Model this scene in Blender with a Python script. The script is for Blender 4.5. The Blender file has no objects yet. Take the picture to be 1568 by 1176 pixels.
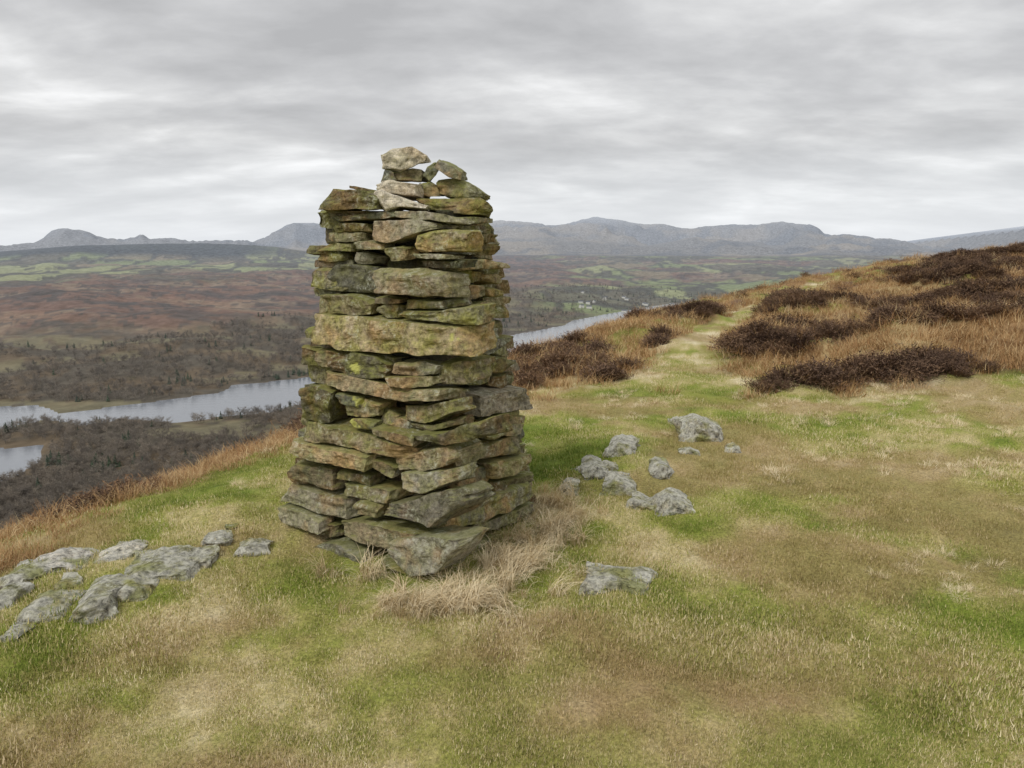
import bpy, math, random
import numpy as np
from mathutils import Vector
random.seed(7); rng=np.random.default_rng(7)
R=math.radians
scene=bpy.context.scene
PITCH=R(10.7); SP,CP=math.sin(PITCH),math.cos(PITCH)
EYE=1.6
# ---------------------------------------------------------------- helpers
def ray(px,py):
    u=(px-784)/1130.0; v=(588-py)/1130.0
    return np.array([u,CP+SP*v,-SP+CP*v])
def on_z(px,py,z=0.0):
    d=ray(px,py); t=(z-EYE)/d[2]
    return np.array([d[0]*t,d[1]*t,z])
def elev(px,py):
    d=ray(px,py); return d[2]/math.hypot(d[0],d[1]), math.atan2(d[0],d[1])
def _h(ix,iy,iz,seed):
    with np.errstate(over='ignore'):
        n=(ix.astype(np.int64)*374761393+iy.astype(np.int64)*668265263+iz.astype(np.int64)*1274126177+seed*974634777)&0xffffffff
        n=((n^(n>>13))*1274126177)&0xffffffff
        n=(n^(n>>16))
        n=((n*2246822519)&0xffffffff); n=n^(n>>15)
    return (n&0xffffff)/float(0xffffff)*2-1
def noise3(x,y,z,seed=0):
    xi=np.floor(x);yi=np.floor(y);zi=np.floor(z)
    fx=x-xi;fy=y-yi;fz=z-zi
    fx=fx*fx*fx*(fx*(fx*6-15)+10);fy=fy*fy*fy*(fy*(fy*6-15)+10);fz=fz*fz*fz*(fz*(fz*6-15)+10)
    r=0
    for a in (0,1):
        wa=fx if a else 1-fx
        for b in (0,1):
            wb=fy if b else 1-fy
            for c in (0,1):
                wc=fz if c else 1-fz
                r=r+wa*wb*wc*_h(xi+a,yi+b,zi+c,seed)
    return r
def noise2(x,y,seed=0):
    xi=np.floor(x);yi=np.floor(y)
    fx=x-xi;fy=y-yi
    fx=fx*fx*fx*(fx*(fx*6-15)+10);fy=fy*fy*fy*(fy*(fy*6-15)+10)
    z=np.zeros_like(xi)
    return ((1-fx)*(1-fy)*_h(xi,yi,z,seed)+fx*(1-fy)*_h(xi+1,yi,z,seed)+(1-fx)*fy*_h(xi,yi+1,z,seed)+fx*fy*_h(xi+1,yi+1,z,seed))
def fbm(x,y,o=4,seed=0,g=0.5):
    r=0;a=1;s=0
    for i in range(o):
        c,sn=math.cos(i*.9),math.sin(i*.9)
        r=r+a*noise2((x*c-y*sn)*2**i+i*17.3,(x*sn+y*c)*2**i-i*9.1,seed+i);s+=a;a*=g
    return r/s*1.6
def sst(a,b,x):
    t=np.clip((x-a)/(b-a),0,1);return t*t*(3-2*t)
def mixc(a,b,t):
    t=np.asarray(t)[...,None];return a*(1-t)+np.array(b)*t
def mesh_np(name,V,F,smooth=True,mat=None,link=True,coll=None):
    me=bpy.data.meshes.new(name)
    V=np.asarray(V,dtype=np.float32);F=np.asarray(F,dtype=np.int32);k=F.shape[1]
    me.vertices.add(len(V));me.vertices.foreach_set('co',V.ravel())
    me.loops.add(F.size);me.loops.foreach_set('vertex_index',F.ravel())
    me.polygons.add(len(F));me.polygons.foreach_set('loop_start',np.arange(0,F.size,k,dtype=np.int32))
    me.update(calc_edges=True);me.validate()
    me.polygons.foreach_set('use_smooth',np.full(len(me.polygons),smooth))
    if mat: me.materials.append(mat)
    ob=bpy.data.objects.new(name,me)
    if coll is not None: coll.objects.link(ob)
    elif link: scene.collection.objects.link(ob)
    return ob
def add_col(me,name,C):
    a=me.attributes.new(name,'FLOAT_COLOR','POINT')
    C=np.asarray(C,dtype=np.float32)
    if C.shape[1]==3: C=np.hstack([C,np.ones((len(C),1),np.float32)])
    a.data.foreach_set('color',C.ravel())
def add_f(me,name,v):
    a=me.attributes.new(name,'FLOAT','POINT');a.data.foreach_set('value',np.asarray(v,dtype=np.float32))

# ---------------------------------------------------------------- terrain functions
EY=np.array([-60,0,4,6.5,11,17.5,28,40,60,5000.]);EX=np.array([-14,-5,-2.95,-1.95,.25,2.6,7.6,15.5,32,4972.])
_s=np.linspace(-3,6000,48025);_sl=np.interp(_s,[-3,-1.6,-.3,.4,1.1,3,300,380,900,1500,6000],[0,.02,.12,.36,.58,.62,.50,.15,.02,0,0])
_D=np.concatenate([[0],np.cumsum((_sl[1:]+_sl[:-1])/2*np.diff(_s))])
def edge_s(x,y): return (np.interp(y,EY,EX)-x)*.8
PATH=np.array([[1.2,4.0],[1.9,6.0],[2.1,7.3],[2.35,9.8],[3.4,13.5],[5.0,17],[7.2,21.5],[11,28],[16,36]])
def path_d(x,y): return np.abs(x-np.interp(y,PATH[:,1],PATH[:,0]))
HB=[(3.35,8.2,.38,.28,.10),(4.75,8.5,.75,.35,.15),(4.0,11.4,.7,.5,.18),(6.0,11.4,.7,.4,.18),(8.2,11.6,.7,.45,.15),(3.1,13.2,.4,.6,.14),(9.5,15.0,1.4,.9,.25),(7,18.5,1.0,1.3,.22),(4.7,18,.6,1.3,.25),(14,23,2.0,1.6,.35),(11.5,19.5,.9,.7,.2),(.9,10.2,.4,.7,.10),(17,28,1.6,1.3,.35),(21,32,1.8,1.2,.35)]
def z_near(x,y):
    s=edge_s(x,y);r=np.hypot(x,y)
    z=-.02*np.maximum(y-6,0)+.13*np.maximum(x-.3*np.abs(y),0)*sst(2,15,y)
    z=z-.0016*np.maximum(y-38,0)**2*(y<250)-100*sst(150,400,r)*(y>0)*(s<100)
    z=z-np.interp(np.maximum(s,-3),_s,_D)
    rough=sst(7,12,y)+sst(0,2,s)*.7
    rough=np.clip(rough,0,1)*sst(.3,1.2,path_d(x,y))
    near=1-sst(60,200,r)
    z=z+near*(.05*fbm(x*.7,y*.7,3,11)+.024*fbm(x*3.5,y*3.5,3,12))
    z=z+near*rough*(.16*(fbm(x*.55,y*.55,3,13)+.3)+.09*fbm(x*2.2,y*2.2,3,14))
    for a,b,c,d,h in HB: z=z+h*np.exp(-(((x-a)/c)**2+((y-b)/d)**2))
    z=z+.10*np.exp(-(((x-.95)/.5)**2+((y-5.1)/.6)**2))+.09*np.exp(-(((x-.75)/.4)**2+((y-5.7)/.4)**2))+.05*np.exp(-(((x+1.9)/.5)**2+((y-3.5)/.4)**2))
    return z
LK=[(-260,655),(0,623),(50,622),(90,634),(200,620),(335,603),(355,590),(490,577),(600,553),(700,530),(780,515),(868,498),(876,491),(930,481),(962,476),(1030,464),(1050,468),(1000,479),(905,502),(850,521),(780,547),(700,567),(600,590),(460,618),(420,631),(340,637),(270,646),(190,641),(130,652),(70,642),(0,658),(-260,700)]
LK2=[(-80,690),(0,688),(66,681),(52,712),(20,731),(0,739),(-80,745)]
WZ=-200.0
LK=np.array([on_z(a,b,WZ)[:2] for a,b in LK]);LK2=np.array([on_z(a,b,WZ)[:2] for a,b in LK2])
def sdf(x,y,P):
    d=np.full(x.shape,1e18);inside=np.zeros(x.shape,bool);n=len(P)
    for i in range(n):
        ax,ay=P[i];bx,by=P[(i+1)%n];ex,ey=bx-ax,by-ay
        t=np.clip(((x-ax)*ex+(y-ay)*ey)/(ex*ex+ey*ey),0,1)
        d=np.minimum(d,(x-ax-t*ex)**2+(y-ay-t*ey)**2)
        c=((ay>y)!=(by>y))&(x<(bx-ax)*(y-ay)/(by-ay+1e-12)+ax)
        inside^=c
    return np.where(inside,-1,1)*np.sqrt(d)
def lake_sd(x,y):
    sd=np.minimum(sdf(x,y,LK),sdf(x,y,LK2))
    return sd+5*fbm(x/60,y/60,3,21)-4
def prof(tab):
    T=[elev(a,b) for a,b in tab];return np.array([t[1] for t in T]),np.array([t[0] for t in T])
SKY1=prof([(-400,372),(-200,366),(-80,372),(0,381),(30,378),(50,373),(68,364),(80,356),(92,351),(104,350),(116,354),(130,356),(150,363),(165,366),(190,369),(205,365),(218,360),(228,366),(245,366),(270,369),(300,372),(350,370),(385,371),(405,366),(420,356),(436,347),(450,340),(480,340),(500,345),(560,350),(640,358),(700,352),(760,341),(800,341),(825,344),(850,346),(870,342),(885,337),(905,333),(925,333),(945,335),(965,339),(990,343),(1010,343),(1040,350),(1060,352),(1080,349),(1130,345),(1170,344),(1200,343),(1240,344),(1252,350),(1262,360),(1300,362),(1330,366),(1360,368),(1390,374),(1440,376),(1460,384),(1568,392),(2000,385)])
SKY2=prof([(-400,388),(0,386),(60,380),(130,375),(320,373),(420,377),(470,385),(540,392),(2000,400)])
SKY3=prof([(-400,405),(500,405),(700,402),(800,403),(900,398),(1020,392),(1100,396),(1250,390),(1330,394),(1450,388),(1568,392),(2000,392)])
SKY4=prof([(-400,400),(1250,400),(1380,373),(1440,364),(1490,357),(1568,355),(2000,352)])
SKY5=prof([(-400,400),(640,400),(760,366),(830,360),(900,370),(980,378),(1060,364),(1120,372),(1200,378),(1290,368),(1350,378),(1420,384),(1568,396),(2000,400)])
def z_far(x,y,sd):
    r=np.hypot(x,y)+1e-6;az=np.arctan2(x,y)
    z=WZ+np.interp(sd,[-80,-10,0,12,60,400,1500,4000,9000],[-9,-2,-.3,1.5,4,26,84,112,130])
    z=z+np.clip(sd/300,0,1)*(15*fbm(x/420,y/420,5,31)+8*fbm(x/120,y/120,3,33))*(1-.3*sst(4000,9000,r))
    z=np.where(sd>0,np.maximum(z,WZ+1.2),z)
    def ridge(z,P,Rk,w0,p,nz,seed):
        H=EYE+np.interp(az,P[0],P[1])*Rk
        t=np.clip((r-w0)/(Rk-w0),0,1)
        sh=np.where(r<Rk,(t*t*(3-2*t))**p,np.exp(-((r-Rk)/(Rk*.18))**2))
        rg=(1-np.abs(fbm(x/900,y/900,5,seed,.55))*1.6)
        return np.maximum(z,z+(H-z)*sh+nz*(rg-.5)*4*t*(1-t)*(r<Rk)+ (H-z)*.06*fbm(x/200,y/200,4,seed+3)*(t>.6)*(r<Rk*1.02))
    z=ridge(z,SKY2,5200,4300,1.0,15,41)
    z=ridge(z,SKY3,6300,5000,1.0,30,44)
    z=ridge(z,SKY5,8300,6300,1.0,80,57)
    z=ridge(z,SKY1,10500,7800,1.15,120,47)
    z=ridge(z,SKY4,17000,12500,1.0,60,51)
    return z
def height(x,y):
    r=np.hypot(x,y);zn=z_near(x,y);sd=lake_sd(x,y);zf=z_far(x,y,sd)
    k=8.0;d=np.clip(.5+.5*(zn-zf)/k,0,1)
    z=zf*(1-d)+zn*d+k*d*(1-d)
    z=np.where((sd<0)&(zn<WZ+12),np.minimum(z,zf),z)
    z=np.where(r<250,np.where(zn>-90,zn,z),z)
    return z,sd
def turf_mask(x,y):
    n=.9*fbm(x/1.1,y/1.1,3,101)
    t=1-sst(7.6,9.2,y+n+1.0*sst(2.9,3.7,x)-.3*np.clip(x-1,-2,1.5))
    p=(1-sst(.3,.85,path_d(x,y)+.45*n))
    t=np.maximum(t,p*(y>3))
    t*=1-sst(-.7,.6,edge_s(x,y)+.4*n)
    return t
def turf_f(x,y):
    f=.435+.14*fbm(x*.75,y*.75,5,201)+.20*fbm(x*2.8,y*2.8,5,207,.7)
    f=f+.07*sst(1,3.5,x)*sst(3,5,y)+.06*np.exp(-(path_d(x,y)/.35)**2)*sst(5,8,y)+.10*sst(6.5,8.5,y)*(path_d(x,y)>.5)
    w=sst(.0,.4,fbm(x*.6+4,y*.8,5,214,.6))*.55+.35*np.exp(-(((x-.55)/.9)**2+((y-2.45)/.5)**2))
    return f,np.clip(w,0,.75)

# ---------------------------------------------------------------- node helpers
class NT:
    def __init__(s,nt): s.nt=nt;s.n=nt.nodes;s.l=nt.links
    def new(s,t,**k):
        nd=s.n.new(t)
        for a,b in k.items(): setattr(nd,a,b)
        return nd
    def inp(s,nd,i,v):
        if isinstance(v,bpy.types.NodeSocket): s.l.new(v,nd.inputs[i])
        elif v is not None: nd.inputs[i].default_value=v
    def math(s,op,a,b=None,clamp=False):
        nd=s.new('ShaderNodeMath',operation=op,use_clamp=clamp);s.inp(nd,0,a)
        if b is not None:s.inp(nd,1,b)
        return nd.outputs[0]
    def noise(s,vec,scale,detail=4,rough=.55,dist=0,out=0):
        nd=s.new('ShaderNodeTexNoise');s.inp(nd,'Vector',vec);s.inp(nd,'Scale',scale);s.inp(nd,'Detail',detail);s.inp(nd,'Roughness',rough);s.inp(nd,'Distortion',dist)
        return nd.outputs[out]
    def ramp(s,f,st,interp='LINEAR'):
        nd=s.new('ShaderNodeValToRGB');cr=nd.color_ramp;cr.interpolation=interp
        while len(cr.elements)<len(st):cr.elements.new(.5)
        for e,(p,c) in zip(cr.elements,st):
            e.position=p
            e.color=(c,c,c,1) if isinstance(c,(int,float)) else (*c,1)
        s.inp(nd,0,f);return nd.outputs[0]
    def mix(s,f,a,b,mode='MIX'):
        nd=s.new('ShaderNodeMix',data_type='RGBA',blend_type=mode)
        s.inp(nd,0,f)
        for i,v in ((6,a),(7,b)):
            if isinstance(v,tuple): v=(*v,1)
            s.inp(nd,i,v)
        return nd.outputs[2]
    def attr(s,name,out='Color',inst=False):
        nd=s.new('ShaderNodeAttribute',attribute_name=name)
        if inst: nd.attribute_type='INSTANCER'
        return nd.outputs[out]
def newmat(name):
    m=bpy.data.materials.new(name);m.use_nodes=True;N=NT(m.node_tree)
    b=m.node_tree.nodes['Principled BSDF'];b.inputs['Roughness'].default_value=.9;b.inputs['Specular IOR Level'].default_value=.15
    return m,N,b
def vscale(N,vec,s):
    nd=N.new('ShaderNodeMapping');N.inp(nd,'Vector',vec);nd.inputs['Scale'].default_value=s;return nd.outputs[0]
def turf_color(N,f,w):
    c=N.ramp(f,[(.24,(.145,.205,.030)),(.36,(.25,.31,.050)),(.48,(.38,.385,.10)),(.58,(.56,.48,.22)),(.74,(.82,.72,.47))])
    return N.mix(w,c,(.45,.31,.17))

# materials
def mat_terrain():
    m,N,b=newmat('terrain_mat')
    pos=N.new('ShaderNodeNewGeometry').outputs['Position']
    col=N.attr('Col');turf=N.attr('turf','Fac');near=N.attr('near','Fac')
    n1=N.noise(pos,1.6,6,.65);n2=N.noise(pos,.045,6,.7)
    v=N.ramp(n1,[(.3,.55),(.7,1.45)]);v2=N.ramp(n2,[(.3,.7),(.7,1.3)])
    c=N.mix(1.0,col,N.mix(near,v2,v),'MULTIPLY')
    t=turf_color(N,N.attr('tf','Fac'),N.attr('tw','Fac'));fine=N.noise(pos,70,3,.7);t=N.mix(1.0,t,N.ramp(fine,[(.3,.45),(.7,1.2)]),'MULTIPLY')
    c=N.mix(turf,c,t)
    N.l.new(c,b.inputs['Base Color'])
    bp=N.new('ShaderNodeBump');N.inp(bp,'Height',N.noise(pos,28,5,.7));bp.inputs['Distance'].default_value=.03
    N.inp(bp,'Strength',N.math('MULTIPLY',near,.6));N.l.new(bp.outputs[0],b.inputs['Normal'])
    return m
def mat_blade(name,stops,turf=False):
    m,N,b=newmat(name)
    rnd=N.new('ShaderNodeObjectInfo').outputs['Random'];ti=N.attr('tint','Fac')
    if turf:
        e=N.math('ADD',N.math('MULTIPLY',N.math('SUBTRACT',rnd,.5),.12),N.math('MULTIPLY',N.math('SUBTRACT',ti,.45),.42))
        c=turf_color(N,N.math('ADD',N.attr('tf','Fac',True),e),N.attr('tw','Fac',True))
    else:
        f=N.math('ADD',N.math('MULTIPLY',rnd,.5),N.math('MULTIPLY',ti,.5));c=N.ramp(f,stops)
    N.l.new(c,b.inputs['Base Color']);b.inputs['Roughness'].default_value=.75
    return m
def mat_rock(name,pale=0.0):
    m,N,b=newmat(name)
    g=N.new('ShaderNodeNewGeometry');pos=g.outputs['Position']
    st=N.attr('stone');sep=N.new('ShaderNodeSeparateColor');N.l.new(st,sep.inputs[0]);r1,r2,r3=sep.outputs
    br=N.attr('stone','Alpha')
    n1=N.noise(pos,10,6,.72);n2=N.noise(pos,32,6,.8);n3=N.noise(pos,4.5,4,.6)
    lay=N.noise(vscale(N,pos,(8,8,34)),1.0,5,.7,.8)
    base=N.mix(r1,(.175,.18,.15),(.38,.29,.165))
    base=N.mix(r3,base,(.66,.59,.48))
    c=N.mix(N.ramp(n1,[(.38,0.0),(.60,.88)]),base,N.mix(r2,(.22,.22,.13),(.27,.26,.062)))
    c=N.mix(N.ramp(n3,[(.50,0.0),(.62,.65)]),c,(.37,.225,.10))
    c=N.mix(N.math('MULTIPLY',r3,.75),c,base)
    c=N.mix(1.0,c,N.ramp(lay,[(.30,.66),(.5,1.0),(.7,1.2)]),'MULTIPLY')
    c=N.mix(1.0,c,N.ramp(n2,[(.34,.34),(.50,1.0),(.66,1.6)]),'MULTIPLY')
    bc=N.new('ShaderNodeCombineColor')
    for i in range(3):N.l.new(br,bc.inputs[i])
    c=N.mix(1.0,c,bc.outputs[0],'MULTIPLY')
    sz=N.new('ShaderNodeSeparateXYZ');N.l.new(g.outputs['Normal'],sz.inputs[0])
    up=N.ramp(N.math('MULTIPLY',sz.outputs[2],N.math('ADD',n1,.45)),[(.45,0.0),(.8,.55)])
    c=N.mix(N.math('MULTIPLY',up,N.math('SUBTRACT',1.0,r3,True)),c,(.28,.29,.075))
    big=N.noise(pos,7,3,.5)
    l=N.math('MULTIPLY',N.ramp(n2,[(.53,0.0),(.59,1.0)]),N.ramp(big,[(.50,0.0),(.58,1.0)]))
    c=N.mix(N.math('MULTIPLY',l,.6 if not pale else .95),c,(.52,.54,.44))
    ye=N.attr('lichen','Fac')
    c=N.mix(ye,c,(.62,.62,.17))
    if pale: 
        c=N.mix(N.ramp(n1,[(.36,0.0),(.52,pale)]),c,(.60,.585,.53))
        c=N.mix(N.ramp(n3,[(.52,0.0),(.62,.8)]),c,(.26,.27,.09))
        c=N.mix(1.0,c,N.ramp(n2,[(.34,.35),(.56,1.15)]),'MULTIPLY')
    dk=N.attr('gap_shade','Fac');c=N.mix(dk,c,(.012,.012,.010))  # painted gap shade: stone colour blended toward near-black
    N.l.new(c,b.inputs['Base Color'])
    bp=N.new('ShaderNodeBump');N.inp(bp,'Height',N.math('ADD',N.math('MULTIPLY',lay,.8),n2));bp.inputs['Distance'].default_value=.014;bp.inputs['Strength'].default_value=1.0
    N.l.new(bp.outputs[0],b.inputs['Normal']);b.inputs['Roughness'].default_value=.85
    return m
def haze_mix(N,c,k=7500.):  # aerial haze painted into the tree base colour by distance
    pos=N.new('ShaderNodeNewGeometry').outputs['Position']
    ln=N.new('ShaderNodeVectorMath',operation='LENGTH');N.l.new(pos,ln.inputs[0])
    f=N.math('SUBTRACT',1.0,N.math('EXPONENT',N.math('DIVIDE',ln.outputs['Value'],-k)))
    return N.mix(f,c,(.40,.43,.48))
def mat_tree(name,stops):
    m,N,b=newmat(name)
    rnd=N.new('ShaderNodeObjectInfo').outputs['Random'];ti=N.attr('tint','Fac')
    f=N.math('ADD',N.math('MULTIPLY',rnd,.65),N.math('MULTIPLY',ti,.35))
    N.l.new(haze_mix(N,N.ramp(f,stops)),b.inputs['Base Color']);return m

# ---------------------------------------------------------------- terrain mesh
def build_terrain():
    a=np.concatenate([np.linspace(-math.pi,-R(50),60,endpoint=False),np.linspace(-R(50),R(50),1000,endpoint=False),np.linspace(R(50),math.pi,60,endpoint=False)])
    r=np.concatenate([np.geomspace(.4,60,330,endpoint=False),np.geomspace(60,24000,440)])
    A,Rr=np.meshgrid(a,r)
    x=(Rr*np.sin(A)).ravel();y=(Rr*np.cos(A)).ravel()
    z,sd=height(x,y);rr=np.hypot(x,y)
    nA,nR=len(a),len(r)
    V=np.stack([x,y,z],1);V=np.vstack([V,[0,0,z[:nA].mean()]])
    i=np.arange(nR-1)[:,None]*nA;j=np.arange(nA)[None,:];jn=(j+1)%nA
    F=np.stack([i+j,i+jn,i+nA+jn,i+nA+j],-1).reshape(-1,4)
    n=len(x);C=np.zeros((n,3))
    w=fbm(x/1.3,y/1.3,4,61);
    C[:]=(.29,.18,.085)
    C=mixc(C,(.46,.36,.18),sst(-.05,.45,w))
    C=mixc(C,(.16,.10,.06),sst(.05,.4,fbm(x/2.1,y/2.1,4,62)))
    C=mixc(C,(.26,.27,.06),sst(.15,.45,fbm(x/1.7,y/1.7,3,63))*.8)
    f=sst(120,400,rr)
    moor=np.tile(np.array([.165,.10,.072]),(n,1))
    moor=mixc(moor,(.095,.072,.060),sst(-.15,.25,fbm(x/160,y/110,6,71,.6)))
    moor=mixc(moor,(.27,.21,.14),sst(.25,.55,fbm(x/230,y/120,5,72,.6))*.6)
    moor=mixc(moor,(.21,.12,.075),sst(.1,.5,fbm(x/70,y/70,4,73))*.5)
    moor=mixc(moor,(.070,.062,.053),sst(.2,.38,fbm(x/45,y/30,4,78,.6))*.8)
    wood=np.tile(np.array([.10,.085,.062]),(n,1));wood=mixc(wood,(.14,.105,.065),sst(-.2,.4,fbm(x/40,y/40,4,74)))
    wood=mixc(wood,(.20,.18,.10),sst(.42,.5,fbm(x/90,y/70,4,76))*.6)
    wmask=(1-sst(430,640,sd+130*fbm(x/300,y/300,3,75)))
    V2=moor*(1-wmask[:,None])+wood*wmask[:,None]
    wx=x/240+.6*fbm(x/900,y/900,3,81);wy=y/330+.6*fbm(x/900,y/900,3,82)
    wx,wy=wx*.9+wy*.35,wy*.9-wx*.35
    cid=_h(np.floor(wx),np.floor(wy),np.zeros(n),5);cf=np.minimum(np.minimum(wx%1,1-wx%1),np.minimum(wy%1,1-wy%1))
    fld=np.tile(np.array([.20,.24,.10]),(n,1))
    fld=mixc(fld,(.29,.31,.15),sst(-.1,.2,cid));fld=mixc(fld,(.22,.18,.11),sst(.5,.6,cid));fld=mixc(fld,(.13,.12,.08),1-sst(-.72,-.7,cid))
    fld=mixc(fld,(.05,.055,.045),(1-sst(.03,.09,cf))*.85)
    fld=mixc(fld,(.07,.068,.05),sst(.18,.3,fbm(x/150,y/200,5,83,.6))*.9)
    az=np.arctan2(x,y)
    fm=sst(2800,3300,rr+300*fbm(x/500,y/500,3,84))*(1-sst(R(-12),R(-4),az))
    cen=sst(R(0),R(5),az)*sst(1900,2300,rr)*(1-sst(.1,.3,fbm(x/500,y/500,4,85)))
    fm=np.clip(fm*.9+cen*.9,0,1)
    V2=V2*(1-fm[:,None])+fld*fm[:,None]
    hill=np.tile(np.array([.14,.12,.09]),(n,1));hill=mixc(hill,(.25,.20,.13),sst(-.1,.4,fbm(x/700,y/700,5,91)));hill=mixc(hill,(.06,.06,.06),sst(.1,.4,fbm(x/420,y/420,4,92))*.8)
    hm=sst(4900,5600,rr);V2=V2*(1-hm[:,None])+hill*hm[:,None]
    dk=sst(4650,4800,rr)*(1-sst(5300,5600,rr))*(1-sst(R(-20),R(-14),az));V2=mixc(V2,(.025,.032,.033),dk*.95)
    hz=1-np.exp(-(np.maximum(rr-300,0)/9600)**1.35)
    V2=V2*(1-hz[:,None])+np.array([.40,.445,.52])*hz[:,None]  # distance haze painted into the vertex colours
    cloudy=sst(170,420,z)*hz;V2=mixc(V2,(.58,.62,.68),cloudy*.6)  # pale cloud haze on high summits, painted into the same colours
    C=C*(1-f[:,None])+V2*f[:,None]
    turf=turf_mask(x,y)*(rr<60)
    ob=mesh_np('terrain',V,F,True,mat_terrain())
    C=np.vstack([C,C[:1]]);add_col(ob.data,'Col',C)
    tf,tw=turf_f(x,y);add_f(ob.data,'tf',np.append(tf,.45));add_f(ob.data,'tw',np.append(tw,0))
    add_f(ob.data,'turf',np.append(turf,1));add_f(ob.data,'near',np.append(1-sst(20,120,rr),1))
    return ob

# ---------------------------------------------------------------- scatter with geometry nodes
def scatter(name,P,rot,scl,idx,variants,extra=None):
    print(name,len(P))
    coll=bpy.data.collections.new(name+'_parts')
    for i,v in enumerate(variants):
        v.name=f'{name}_part_{i}';coll.objects.link(v)
    me=bpy.data.meshes.new(name);me.vertices.add(len(P));me.vertices.foreach_set('co',np.asarray(P,np.float32).ravel())
    a=me.attributes.new('rot','FLOAT_VECTOR','POINT');a.data.foreach_set('vector',np.asarray(rot,np.float32).ravel())
    a=me.attributes.new('scl','FLOAT_VECTOR','POINT');a.data.foreach_set('vector',np.asarray(scl,np.float32).ravel())
    a=me.attributes.new('idx','INT','POINT');a.data.foreach_set('value',np.asarray(idx,np.int32))
    for k,v in (extra or {}).items(): add_f(me,k,v)
    ob=bpy.data.objects.new(name,me);scene.collection.objects.link(ob)
    g=bpy.data.node_groups.new(name+'_gn','GeometryNodeTree')
    g.interface.new_socket('Geometry',in_out='INPUT',socket_type='NodeSocketGeometry');g.interface.new_socket('Geometry',in_out='OUTPUT',socket_type='NodeSocketGeometry')
    gi=g.nodes.new('NodeGroupInput');go=g.nodes.new('NodeGroupOutput')
    ip=g.nodes.new('GeometryNodeInstanceOnPoints');ci=g.nodes.new('GeometryNodeCollectionInfo')
    ci.inputs['Collection'].default_value=coll;ci.inputs['Separate Children'].default_value=True;ci.inputs['Reset Children'].default_value=True
    def na(n,t):
        q=g.nodes.new('GeometryNodeInputNamedAttribute');q.data_type=t;q.inputs['Name'].default_value=n;return q.outputs['Attribute']
    g.links.new(gi.outputs[0],ip.inputs['Points']);g.links.new(ci.outputs[0],ip.inputs['Instance'])
    ip.inputs['Pick Instance'].default_value=True
    g.links.new(na('idx','INT'),ip.inputs['Instance Index'])
    g.links.new(na('rot','FLOAT_VECTOR'),ip.inputs['Rotation']);g.links.new(na('scl','FLOAT_VECTOR'),ip.inputs['Scale'])
    g.links.new(ip.outputs[0],go.inputs[0])
    md=ob.modifiers.new('scatter','NODES');md.node_group=g
    return ob
def blades(name,n,rad,hmin,hmax,wid,lean,droop,segs,mat,flop=0.0,dirbias=0.0):
    V=[];F=[];T=[]
    for k in range(n):
        a=random.uniform(0,2*math.pi);rr=rad*math.sqrt(random.random());bx,by=rr*math.cos(a),rr*math.sin(a)
        h=random.uniform(hmin,hmax);la=random.uniform(0,2*math.pi) if random.random()>.5 else a+random.uniform(-.6,.6)
        if dirbias: la=random.gauss(0,dirbias)
        ln=random.uniform(.1,1)*lean+flop
        dx,dy=math.cos(la),math.sin(la);wx,wy=-dy*wid/2,dx*wid/2
        p=[bx,by,-.004];ang=ln*.4;t=random.random();b0=len(V)
        for s in range(segs+1):
            q=1-s/segs*.85
            V.append((p[0]+wx*q,p[1]+wy*q,p[2]));V.append((p[0]-wx*q,p[1]-wy*q,p[2]));T+=[t,t]
            p[0]+=dx*math.sin(ang)*h/segs;p[1]+=dy*math.sin(ang)*h/segs;p[2]+=math.cos(ang)*h/segs
            ang+=(ln*.6+droop*random.uniform(.5,1.2))/segs
        for s in range(segs):
            i=b0+2*s;F.append((i,i+1,i+3,i+2))
    ob=mesh_np(name,V,F,True,mat,link=False);add_f(ob.data,'tint',T);return ob
def heather(name,mat,n=240,rad=.2,h=.24):
    V=[];F=[];T=[]
    for k in range(n):
        a=random.uniform(0,6.283);q=math.sqrt(random.random())*random.uniform(.8,1.25);bx,by=rad*.35*q*math.cos(a),rad*.35*q*math.sin(a)
        ex,ey=rad*q*math.cos(a)+random.gauss(0,.03),rad*q*math.sin(a)+random.gauss(0,.03);ez=h*max(.15,1-.5*q*q)*random.uniform(.45,1.2)
        t=random.random();
        for (s0,s1) in ((0,.55),(.55,1)):
            p0=np.array([bx+(ex-bx)*s0,by+(ey-by)*s0,ez*s0**.8]);p1=np.array([bx+(ex-bx)*s1,by+(ey-by)*s1,ez*s1**.8])
            w=np.array([math.cos(a+1.57),math.sin(a+1.57),0])*.0026
            i=len(V);V+=[p0-w,p0+w,p1+w*.6,p1-w*.6];F.append((i,i+1,i+2,i+3));T+=[t*.4]*4
        for m in range(4):
            s=random.uniform(.5,1.05);c=np.array([bx+(ex-bx)*s,by+(ey-by)*s,ez*s**.8])
            d=np.array([random.gauss(0,1),random.gauss(0,1),random.gauss(.8,.6)]);d/=np.linalg.norm(d)
            e=np.cross(d,[random.random(),random.random(),random.random()]);e/=np.linalg.norm(e)+1e-6
            L=random.uniform(.02,.04);W=.0042;i=len(V)
            V+=[c-e*W,c+e*W,c+d*L+e*W*.5,c+d*L-e*W*.5];F.append((i,i+1,i+2,i+3));T+=[t]*4
    ob=mesh_np(name,V,F,True,mat,link=False);add_f(ob.data,'tint',T);return ob
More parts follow.
